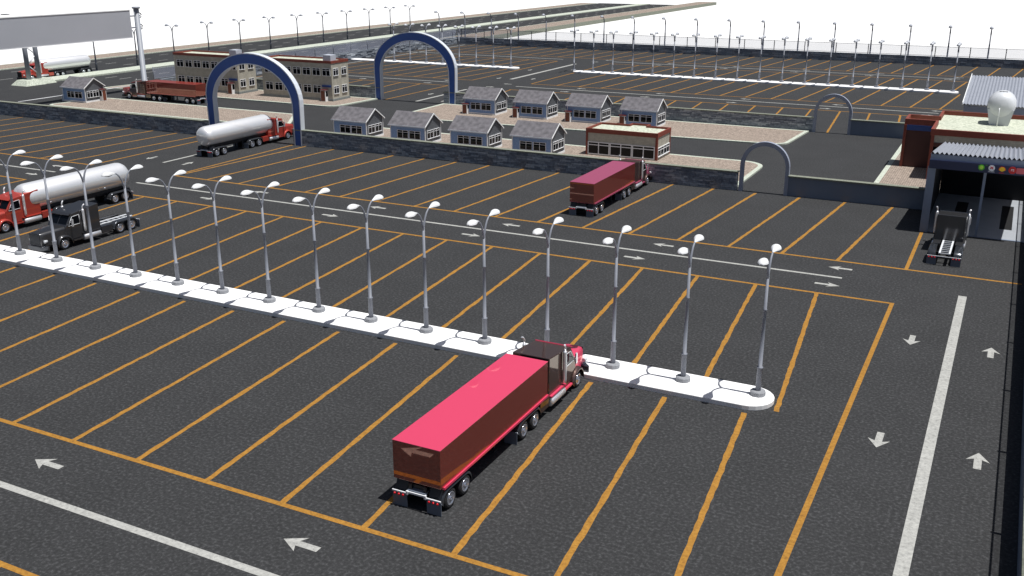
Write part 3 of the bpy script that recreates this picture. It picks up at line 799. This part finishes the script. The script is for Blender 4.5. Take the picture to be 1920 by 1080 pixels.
def corrugated(x0, x1, ya, za, yb, zb, per=.40, amp=.12):
    mb = MB(); n = int((x1-x0)/per*2); rows = [[], [], [], []]
    for i in range(n+1):
        x = x0+i*per/2; d = amp if i % 2 else -amp
        rows[0].append((x, ya, za+d)); rows[1].append((x, yb, zb+d))
        rows[3].append((x, ya, za+d-.03)); rows[2].append((x, yb, zb+d-.03))
    mb.grid([rows[0], rows[1]], False); mb.grid([rows[3], rows[2]][::-1], False)
    mb.grid([rows[3], rows[0]], False); mb.grid([rows[1], rows[2]], False)
    return mb
def wash():
    x0, y0 = -6.2, 98.5
    t = thing('truck_wash', 'open-fronted truck wash with corrugated roof and round logos on its navy fascia', 'garage', (x0, y0, 0))
    W_, D = 9.0, 18.
    fixn(corrugated(-.1, W_+.15, -.15, 7.62, D, 5.6).build('roof', 'roof_metal', t))
    MB().box(-.02, W_, -.12, .10, 6.95, 7.48).build('roof_beam', 'garage_wall', t)
    MB().box(-.05, W_, -.42, -.121, 6.2, 7.0).build('fascia', 'fascia_navy', t)
    MB().box(0.02, W_-.1, .4, D-.2, .004, .03).build('floor', 'garage_floor', t)
    MB().box(0, .2, .12, 1.9, 0, 6.95).build('front_pier', 'garage_wall', t)
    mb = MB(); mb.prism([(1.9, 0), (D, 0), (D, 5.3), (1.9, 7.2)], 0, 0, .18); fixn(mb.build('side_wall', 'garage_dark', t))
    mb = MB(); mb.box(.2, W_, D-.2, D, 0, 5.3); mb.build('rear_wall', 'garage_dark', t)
    MB().box(-.15, .55, -.1, .12, 0, 6.3).build('front_column', 'garage_wall', t)
    MB().box(4.62, 4.85, .15, .38, 0, 6.95).build('middle_column', 'garage_wall', t)
    mb = MB(); mb.box(-.0, W_-.1, .12, .4, -.01, .05); mb.build('threshold', 'garage_wall', t)
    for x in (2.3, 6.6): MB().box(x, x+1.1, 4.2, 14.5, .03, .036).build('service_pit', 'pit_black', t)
    # logos on the fascia
    def disc(m, cx, cz, r, y, n=24, petals=0, amp=0.):
        p = []
        for k in range(n):
            a = 2*PI*k/n; rr = r*(1+amp*math.cos(petals*a)); p.append((cx+rr*math.cos(a), cz+rr*math.sin(a)))
        m.prism(p, 1, y, y+.02)
    y = -.445
    def mark(name, fn, mat, par=t): m = MB(); fn(m); return fixn(m.build(name, mat, par))
    def text(s, cx, cz, size, mat, yy):
        cu = bpy.data.curves.new('t', 'FONT'); cu.body = s; cu.size = size; cu.align_x = 'CENTER'; cu.extrude = .004
        tmp = bpy.data.objects.new('t', cu); COL.objects.link(tmp)
        dg = bpy.context.evaluated_depsgraph_get(); me = bpy.data.meshes.new_from_object(tmp.evaluated_get(dg))
        bpy.data.objects.remove(tmp); me.materials.clear(); me.materials.append(MATS[mat])
        o = bpy.data.objects.new('lettering', me); COL.objects.link(o); o.parent = t; o.location = (cx, yy, cz); o.rotation_euler = (PI/2, 0, 0)
        return o
    o = mark('logo', lambda m: disc(m, 4.35, 6.66, .26, y, 48, 12, .12), 'logo_green'); mark('logo_centre', lambda m: disc(m, 4.35, 6.66, .15, y-.02, 48, 12, .12), 'logo_lime', o)
    text('bp', 4.75, 6.86, .16, 'logo_green', y)
    o = mark('logo', lambda m: disc(m, 5.2, 6.68, .27, y), 'logo_white')
    mark('emblem', lambda m: m.prism([(5.04,6.62),(5.12,6.6),(5.2,6.66),(5.3,6.58),(5.36,6.64),(5.28,6.7),(5.34,6.8),(5.2,6.76),(5.08,6.84),(5.12,6.72)], 1, y-.02, y), 'logo_red', o)
    text('MOBIL', 5.2, 6.30, .19, 'logo_white', y)
    def shell(m, r, yy):
        p = [(6.06-.2*r, 6.45), (6.06+.2*r, 6.45)]
        for k in range(13):
            a = PI*k/12*1.1-.05*PI; rr = r*(1+.06*(k % 2)); p.append((6.06+rr*math.cos(a), 6.6+rr*.95*math.sin(a)))
        m.prism(p, 1, yy, yy+.02)
    o = mark('logo', lambda m: shell(m, .29, y), 'logo_red'); mark('emblem', lambda m: shell(m, .24, y-.02), 'logo_yellow', o)
    text('SHELL', 6.06, 6.27, .17, 'logo_red', y)
    mark('logo', lambda m: disc(m, 6.9, 6.64, .33, y), 'logo_red'); text('PS', 6.9, 6.54, .30, 'logo_white', y-.022)
    mark('logo', lambda m: m.box(7.22, 8.3, y, y+.02, 6.36, 6.86), 'logo_pink')
wash()
def shed():
    t = thing('corrugated_shed', 'blue-grey shed with a large corrugated metal roof behind the service building', 'shed', (-6.2, 150.9, 0))
    fixn(corrugated(-.15, 9.1, -.9, 5.5, 16.4, 7.6, .42, .075).build('roof', 'roof_metal', t))
    MB().box(-.22, -.152, -.95, 16.45, 5.2, 5.75).build('verge', 'white_trim', t) if False else None
    mb = MB(); mb.prism([(-.95, 5.35), (16.45, 7.5), (16.45, 7.85), (-.95, 5.7)], 0, -.24, -.155); fixn(mb.build('verge_board', 'white_trim', t))
    mb = MB(); mb.prism([(-.5, 0), (16, 0), (16, 7.3), (-.5, 5.25)], 0, 0, .2); fixn(mb.build('side_wall', 'garage_wall', t))
    MB().box(.2, 9.0, -.5, -.3, 0, 5.2).build('rear_wall', 'garage_wall', t)
    MB().box(4.6, 4.9, 15.5, 15.8, 0, 7.2).build('column', 'garage_wall', t)
shed()

# ------------------------------------------------------------------ gantry billboard and lattice mast
def billboard():
    t = thing('billboard', 'huge blank grey billboard panel carried by a tall round column', 'billboard', (-150.0, 140.1, 0))
    MB().box(-.25, .25, -36, -1.8, 10.15, 15.05).build('panel', 'billboard_face', t)
    fr = MB(); fr.box(-.32, .32, -36, -1.72, 15.05, 15.2); fr.box(-.3, .3, -36, -1.75, 10.05, 10.149); fr.build('panel_frame', 'white_trim', t)
    MB().lathe([(0,.62),(.3,.62),(.31,.50),(15.3,.50)], (0,0,0), 2, 24).build('column', 'big_pole', t)
    MB().lathe([(15.3,.74),(15.62,.74)], (0,0,0), 2, 24).build('column_cap', 'big_pole', t)
    for z in (14.0, 11.9):
        MB().tube([(0,-4,z),(0,.8,z)], .13, 10).build('bracket', 'pole_grey', t)
        mb = MB()
        mb.tube([(.0, .62+.38*math.cos(a*PI/6)*1.0+.1, z+.05+.42*math.sin(a*PI/6)) for a in range(12)], .09, 8); mb.build('clamp', 'dark_metal', t)
    MB().box(-.5, .9, -36, -35.2, 10, 15).build('end_post', 'big_pole', t)
    for k in range(3): MB().box(-1.3, -.4, -27.6-1.6*k*1.3, -26.6-1.6*k*1.3, 15.5, 15.62).build('floodlight', 'dark_metal', t)
billboard()
def mast():
    t = thing('lattice_mast', 'twin round grey posts tied by diagonal braces, standing on a pale stone footing', 'mast', (-178.3, 137.9, 0))
    mb = MB()
    for y, w in ((-1.5, 2.3), (1.9, 1.9)):
        n = len(mb.v); a, b = w+.0, w*.62; h = 1.0
        mb.v += [(-a, y-a, 0), (a, y-a, 0), (a, y+a, 0), (-a, y+a, 0), (-b, y-b, h), (b, y-b, h), (b, y+b, h), (-b, y+b, h)]
        for q in ((4,5,6,7),(0,1,5,4),(1,2,6,5),(2,3,7,6),(3,0,4,7)): mb.face([n+i for i in q])
    mb.build('footing', 'kerb_stone', t)
    for y in (-1.2, 1.2): MB().lathe([(1.0,.47),(12.3,.45)], (0,y,0), 2, 20).build('post', 'big_pole', t)
    for k in range(5):
        z = 2+1.9*k; s = 1 if k % 2 else -1
        MB().tube([(0, -1.1*s, z), (0, 1.1*s, z+1.8)], .11, 8).build('brace', 'frame_white', t)
    MB().box(-.3, .3, -2.0, 2.0, 12.3, 12.8).build('cross_head', 'big_pole', t)
mast()

# ------------------------------------------------------------------ trucks
CACHE = {}
def part(parent, key, name, mat, fn, bev=None, loc=None, fix=True):
    k = (key, mat if isinstance(mat, str) else tuple(mat))
    if k not in CACHE:
        mb = MB(); fn(mb); o = mb.build(name, mat, parent)
        if fix: fixn(o)
        CACHE[k] = o.data
    else:
        o = bpy.data.objects.new(name, CACHE[k]); COL.objects.link(o); o.parent = parent
    if bev: bevel(o, bev)
    if loc: o.location = loc
    return o
def wheel(parent, x, y, side, dual, R_=.52):
    w = .56 if dual else .30
    def tyre(m):
        a, b = (0, -w) if side > 0 else (0, w)
        s = -1 if side > 0 else 1
        m.lathe([(s*.05,.33),(0+s*.005,.36),(0,.44),(s*.05,R_-.015),(s*.09,R_),(s*(w-.09),R_),(s*(w-.04),R_-.02),(s*w,.42),(s*w,.3)], (0,0,0), 0, 28)
    o = part(parent, ('tyre', side, dual), 'wheel', 'tyre', tyre, loc=(x, y, R_))
    def rim(m):
        s = -1 if side > 0 else 1
        m.lathe([(s*.05,.0),(s*-.02,.07),(s*-.02,.10),(s*.07,.12),(s*.085,.17),(s*.05,.22),(s*.03,.27),(s*-.006,.31),(s*-.012,.345),(s*.03,.35)], (0,0,0), 0, 24)
        for k in range(8):
            a = 2*PI*k/8
            m.lathe([(s*.07,.018),(s*.03,.018)], (0, .145*math.cos(a), .145*math.sin(a)), 0, 6)
    part(o, ('rim', side), 'rim', 'rim_metal', rim)
    return o
def fender_pts(y0, y1, zlow, ztop, r=.55, n=7):
    p = [(y0-.0, zlow)]
    for k in range(n+1):
        a = PI-PI/2*k/n; p.append((y0+r+r*math.cos(a), ztop-r+r*math.sin(a)))
    for k in range(n+1):
        a = PI/2-PI/2*k/n; p.append((y1-r+r*math.cos(a), ztop-r+r*math.sin(a)))
    p.append((y1, zlow)); return p
def fender_shell(m, side, y0, y1, zlow, ztop, xin=.72, xout=1.34, th=.035, r=.6):
    P = fender_pts(y0, y1, zlow, ztop, r)
    xs = [xin, xout-.10, xout-.03, xout]; dz = [0, 0, -.03, -.09]
    cy = (y0+y1)/2
    rows = []
    for x, d in zip(xs, dz):
        rows.append([(side*x, y+(cy-y)*(-d)*.5, z+d) for y, z in P])
    m.grid(rows, True)
    rows2 = [[(side*x, y+(cy-y)*(-d)*.5+(cy-y)*.02, z+d-th) for y, z in P] for x, d in zip(xs, dz)]
    m.grid(rows2, True); m.grid([rows[-1], rows2[-1]], False); m.grid([rows[0], rows2[0]], False)
def taillights(parent, y, z, key):
    for i, x in enumerate((-1.18,-.95,-.72,.72,.95,1.18)):
        part(parent, ('tl', key), 'tail_light', 'lamp_red', lambda m: m.lathe([(-.05,.02),(-.04,.05),(0,.062),(.02,.062)], (0,0,0), 1, 12), loc=(x, y, z))
def tractor(t, paint, accent, y0, bare, hood=None):
    """adds tractor parts to thing t; front axle at y0, facing +Y"""
    sub = t
    def P(key, name, mat, fn, bev=None, loc=(0,0,0)):
        return part(sub, key, name, mat, fn, bev, (loc[0], loc[1]+y0, loc[2]))
    def cab(m):
        # sleeper + cab side profile
        m.prism([(-4.1,.95),(-1.95,.95),(-1.95,.72),(-.2,.72),(-.3,1.95),(-.42,2.08),(-1.02,2.92),(-1.05,3.02),(-2.3,3.18),(-4.1,3.38)], 0, -1.17, 1.17)
    P('cab', 'cab', paint, cab, .05)
    P('hood', 'hood', hood or paint, lambda m: hoodf(m), .05)
    def visor(m):
        m.prism([(-1.10,3.02),(-.80,2.90),(-.78,2.94),(-1.08,3.08)], 0, -1.15, 1.15)
    P('visor', 'sun_visor', accent, visor)
    def wsh(m, xa, xb):
        n = Vector((0, .84, .6)).normalized()*.012
        def q(x, t_): return (x, -.42-.6*t_+n.y, 2.08+.84*t_+n.z)
        m.quad(q(xa,.08), q(xb,.08), q(xb,.92), q(xa,.92))
    g = P('ws', 'windshield', 'glass_dark', lambda m: (wsh(m, -1.06, -.05), wsh(m, .05, 1.06)))
    for s in (-1, 1):
        P(('sw', s), 'side_window', 'glass_dark', lambda m: m.prism([(-1.85,2.0),(-.66,2.0),(-1.12,2.72),(-1.85,2.78)], 0, s*1.170, s*1.182))
        P(('swf', s), 'window_frame', 'frame_white', lambda m: [m.tube(p, .022, 4) for p in ([(s*1.185,-1.88,1.98),(s*1.185,-1.88,2.80)],[(s*1.185,-1.88,2.80),(s*1.185,-1.10,2.74)],[(s*1.185,-1.10,2.74),(s*1.185,-.62,1.98)],[(s*1.185,-.62,1.98),(s*1.185,-1.88,1.98)])])
        P(('fend', s), 'front_fender', paint, lambda m: ffend(m, s))
        P(('stack', s), 'exhaust_stack', 'chrome', lambda m: (m.lathe([(1.2,.05),(1.25,.11),(1.4,.12),(3.1,.12),(3.2,.10)], (s*1.32,-2.25,0), 2, 14), m.tube([(s*1.32,-2.25,3.15),(s*1.32,-2.25,3.45),(s*1.34,-2.32,3.55),(s*1.38,-2.45,3.66)], .06, 10)))
        P(('ftank', s), 'fuel_tank', 'chrome', lambda m: m.lathe([(-4.0,.05),(-3.98,.24),(-3.93,.30),(-2.15,.30),(-2.1,.24),(-2.08,.05)], (s*1.08,0,.64), 1, 20))
        P(('step', s), 'step', accent, lambda m: (m.box(min(s*.95,s*1.32), max(s*.95,s*1.32), -4.05,-2.0,.97,1.05), m.box(min(s*1.1,s*1.28), max(s*1.1,s*1.28), -2.0,-.95,.55,.66)))
        P(('bbox', s), 'side_box', paint, lambda m: m.box(min(s*.6,s*1.22), max(s*.6,s*1.22), -5.35,-4.15,.46,1.12), .03)
        P(('rf', s), 'rear_fender', 'fender_black', lambda m: fender_shell(m, s, -8.32, -5.42, .62, 1.20))
        P(('fl', s), 'mud_flap', 'flap_grey', lambda m: m.box(min(s*.58,s*1.33), max(s*.58,s*1.33), -8.53,-8.49,.05,.78))
        P(('hl', s), 'headlight', 'lens_clear', lambda m: m.lathe([(1.55,.12),(1.78,.14),(1.83,.13),(1.85,.05)], (s*.92,0,1.12), 1, 16))
        P(('mir', s), 'mirror', 'chrome', lambda m: (m.box(min(s*1.42,s*1.50), max(s*1.42,s*1.50), -.98,-.80,1.95,2.6), m.tube([(s*1.17,-.8,2.3),(s*1.45,-.88,2.3)], .025, 6)))
        wheel(t, s*1.24, y0, s, False)
        for yy in (-6.2, -7.6): wheel(t, s*1.32, y0+yy, s, True)
    P('grille', 'grille', 'fender_black', lambda m: [m.box(-.62,.62,1.99,2.05,.75,1.80)]+[m.box(-.60+.1*k,-.56+.1*k,2.05,2.08,.78,1.77) for k in range(13)])
    P('bumper', 'front_bumper', 'fender_black', lambda m: m.prism([(-1.24,1.75),(-.8,2.2),(.8,2.2),(1.24,1.75),(1.24,1.62),(-1.24,1.62)], 2, .30, .72), .03)
    if True:
        P(('frame', bare), 'chassis_frame', 'frame_black', lambda m: (m.box(-.48,-.32,-8.45,-1,.75,1.02), m.box(.32,.48,-8.45,-1,.75,1.02), m.box(-.9,.9,-6.3,-6.1,.45,.6), m.box(-.9,.9,-7.7,-7.5,.45,.6)))
    if bare:
        def ladder(m):
            for s in (-1, 1): m.box(min(s*.32,s*.46), max(s*.32,s*.46), -8.5,-4.12,1.03,1.12)
            for k in range(8): m.box(-.32,.32,-8.45+.6*k,-8.38+.6*k,1.03,1.10)
        P('ladder', 'frame_rails', 'frame_white', ladder)
        P('rbar', 'rear_bar', 'frame_white', lambda m: m.box(-1.33,1.33,-8.56,-8.50,.78,.84))
        taillights(t, y0-8.58, .70, 'a')
def hoodf(m):
    secs = [(-.38, 1.12, .62, 2.06), (.5, .98, .62, 2.00), (1.4, .78, .66, 1.92), (2.0, .68, .70, 1.84)]
    rows = []
    for y, w, z0, z1 in secs:
        rows.append([(-w, y, z0), (-w, y, z1-.22), (-w*.86, y, z1-.06), (-w*.4, y, z1), (w*.4, y, z1), (w*.86, y, z1-.06), (w, y, z1-.22), (w, y, z0)])
    m.grid(rows, True); n = len(m.v); m.face([n-8+i for i in range(8)]); m.face([i for i in range(8)][::-1])
    for i in range(3):
        a, b = rows[i], rows[i+1]; m.quad(a[0], b[0], b[-1], a[-1])
def ffend(m, s):
    # rounded front mudguard swept over the wheel and blending towards the cab
    rows = []; N = 14
    for x, dz, sc in ((.66, .10, .90), (.95, .10, .97), (1.18, .05, 1.0), (1.29, -.04, 1.0), (1.33, -.14, .985)):
        row = []
        for k in range(N+1):
            a = PI*1.02-PI*1.02*k/N*1.02
            ry = .86*sc if a > PI/2 else .74*sc
            row.append((s*x, ry*math.cos(a)+.0, .52+dz*.6+.78*sc*max(-.18, math.sin(a))))
        rows.append(row)
    m.grid(rows, True)
    rows2 = [[(x-s*.0, y*.95, z-.045) for x, y, z in r] for r in rows]
    m.grid(rows2, True); m.grid([rows[-1], rows2[-1]], False)
def chassis(t, L, key):
    def P(k, name, mat, fn, bev=None): return part(t, (key,)+(k if isinstance(k, tuple) else (k,)), name, mat, fn, bev)
    P('fr', 'trailer_frame', 'frame_black', lambda m: (m.box(-.5,-.32,.1,L-2,.98,1.30), m.box(.32,.5,.1,L-2,.98,1.30), [m.box(-.5,.5,y,y+.12,1.0,1.25) for y in (.2,2,4,6,8)], m.box(-.9,.9,.85,1.05,.45,.6), m.box(-.9,.9,2.25,2.45,.45,.6)))
    for s in (-1, 1):
        P(('tf', s), 'trailer_fender', 'fender_black', lambda m: fender_shell(m, s, .12, 3.05, .60, 1.18))
        P(('tfl', s), 'mud_flap', 'flap_grey', lambda m: m.box(min(s*.55,s*1.33), max(s*.55,s*1.33), 0,.04,.03,.76))
        P(('lg', s), 'landing_leg', 'frame_black', lambda m: (m.box(min(s*.55,s*.68), max(s*.55,s*.68), 6.5,6.65,.28,1.1), m.box(min(s*.45,s*.78), max(s*.45,s*.78), 6.4,6.75,.22,.29)))
        P(('tb', s), 'bracket_box', 'frame_black', lambda m: m.prism([(.12,.82),(.75,.82),(.75,1.32),(.3,1.32)], 0, min(s*.6,s*1.25), max(s*.6,s*1.25)))
        for y in (.95, 2.35): wheel(t, s*1.32, y, s, True)
    P('bar', 'rear_bar', 'frame_white', lambda m: (m.box(-1.34,-.45,-.06,0,.78,.85), m.box(.45,1.34,-.06,0,.78,.85), m.box(-.5,.5,-.05,.01,.84,.93), m.box(-.55,-.45,-.08,.02,.76,.95), m.box(.45,.55,-.08,.02,.76,.95)))
    P('rp', 'rear_panel', 'flap_grey', lambda m: m.prism([(.02,.93),(.9,1.28),(.9,1.33),(.02,.97)], 0, -.52, .52))
    taillights(t, -.07, .69, 'b')
def box_truck(label, x, y, rz, box, cab, walls='paint_wall_shaded'):
    t = thing('cargo_truck', label, 'truck', (x, y, 0), rz, 'semi trucks on the lot'); chassis(t, 12, 'bx')
    part(t, 'box', 'cargo_box', walls, lambda m: m.box(-1.30,1.30,.08,11.85,1.42,3.40), .012)
    part(t, 'boxtop', 'sunlit_roof', box, lambda m: m.box(-1.31,1.31,.07,11.86,3.401,3.43), .008)  # thin brighter sheet on the box, painting sunlight onto its top
    part(t, 'rail', 'side_rail', box, lambda m: (m.box(-1.38,1.38,.3,11.85,1.30,1.418)))  # rail shares the roof's painted-in sunlight
    tractor(t, cab, box, 16.45, False, box); return t  # hood takes the bright roof colour, imitating sun on its upper face
def tanker(label, x, y, rz, cab):
    t = thing('tanker_truck', label, 'truck', (x, y, 0), rz, 'semi trucks on the lot'); chassis(t, 11.5, 'tk')
    def tank(m):
        prof = [(-.55,.02),(-.53,.45),(-.42,.85),(-.22,1.12),(.05,1.27),(.4,1.33)]
        a = [(p, r) for p, r in prof]; L = 12.0
        b = [(L-p, r) for p, r in prof[::-1]]
        m.lathe(a+b, (0,.2,2.62), 1, 40, su=.97)
    part(t, 'tank', 'tank', 'tank_steel', tank)
    part(t, 'cradle', 'tank_cradle', 'frame_black', lambda m: m.box(-.75,.75,.3,11.3,1.25,1.55))
    tractor(t, cab, cab, 15.4, False); return t
def bare_tractor(label, x, y, rz, cab):
    t = thing('tractor_unit', label, 'truck', (x, y, 0), rz); tractor(t, cab, cab, 8.5, True); return t
box_truck('pink cargo truck in the foreground, nosing up to the white lamp island', -22.5, 34.55, 0, 'paint_pink_sunlit', 'cab_olive')
box_truck('dull rose cargo truck parked with its nose at the long stone wall', -37.3, 89.2, 0, 'paint_rose_sunlit', 'cab_olive')
box_truck('maroon cargo truck driving left past the office blocks, toward the gatehouse', -127.7, 131.9, PI/2, 'paint_maroon_sunlit', 'cab_olive')
tanker('polished tanker truck with red cab driving in under the near blue arch', -92.95, 95.4, 0, 'paint_orange_red')
tanker('polished tanker truck with red cab parked at the left edge beside the black tractor unit', -84.6, 74.35, PI, 'paint_orange_red')
tanker('distant tanker truck with red cab on the highway behind the twin posts', -185.4+.9-6.0+5.2, 157.4, PI, 'paint_orange_red')
bare_tractor('black tractor unit without trailer, parked nose to the left end of the white island', -74.95, 66.1, PI, 'cab_black')
bare_tractor('black tractor unit without trailer, entering the truck wash, seen from behind', -3.45, 87.6, 0, 'cab_black')

# ------------------------------------------------------------------ light, sky, camera
w = bpy.data.worlds.new('World'); scene.world = w; w.use_nodes = True
nt = w.node_tree; bg = nt.nodes['Background']
sky = nt.nodes.new('ShaderNodeTexSky'); sky.sky_type = 'NISHITA'; sky.sun_disc = False
sky.sun_elevation = R(73.5); sky.sun_rotation = R(90); sky.air_density = 1.; sky.dust_density = 2.5; sky.ozone_density = 1.
nt.links.new(sky.outputs[0], bg.inputs['Color']); bg.inputs['Strength'].default_value = .05
sd = bpy.data.lights.new('sun', 'SUN'); sd.energy = 5.0; sd.angle = R(.5); sd.color = (1., .985, .955)
so = bpy.data.objects.new('sun', sd); COL.objects.link(so); so.rotation_euler = (0, R(16.5), 0); so.location = (0, 0, 60)
cd = bpy.data.cameras.new('camera'); cam = bpy.data.objects.new('camera', cd); COL.objects.link(cam)
cam.location = (0, 0, 25); cam.rotation_euler = (R(90-18.683), 0, R(26.807))
cd.sensor_width = 36; cd.lens = 1851.876/1920*36; cd.clip_end = 4000; cd.clip_start = .5
scene.camera = cam
scene.view_settings.view_transform = 'Standard'; scene.view_settings.look = 'None'
scene.view_settings.exposure = 0; scene.view_settings.gamma = 1
scene.render.resolution_x = 1920; scene.render.resolution_y = 1080
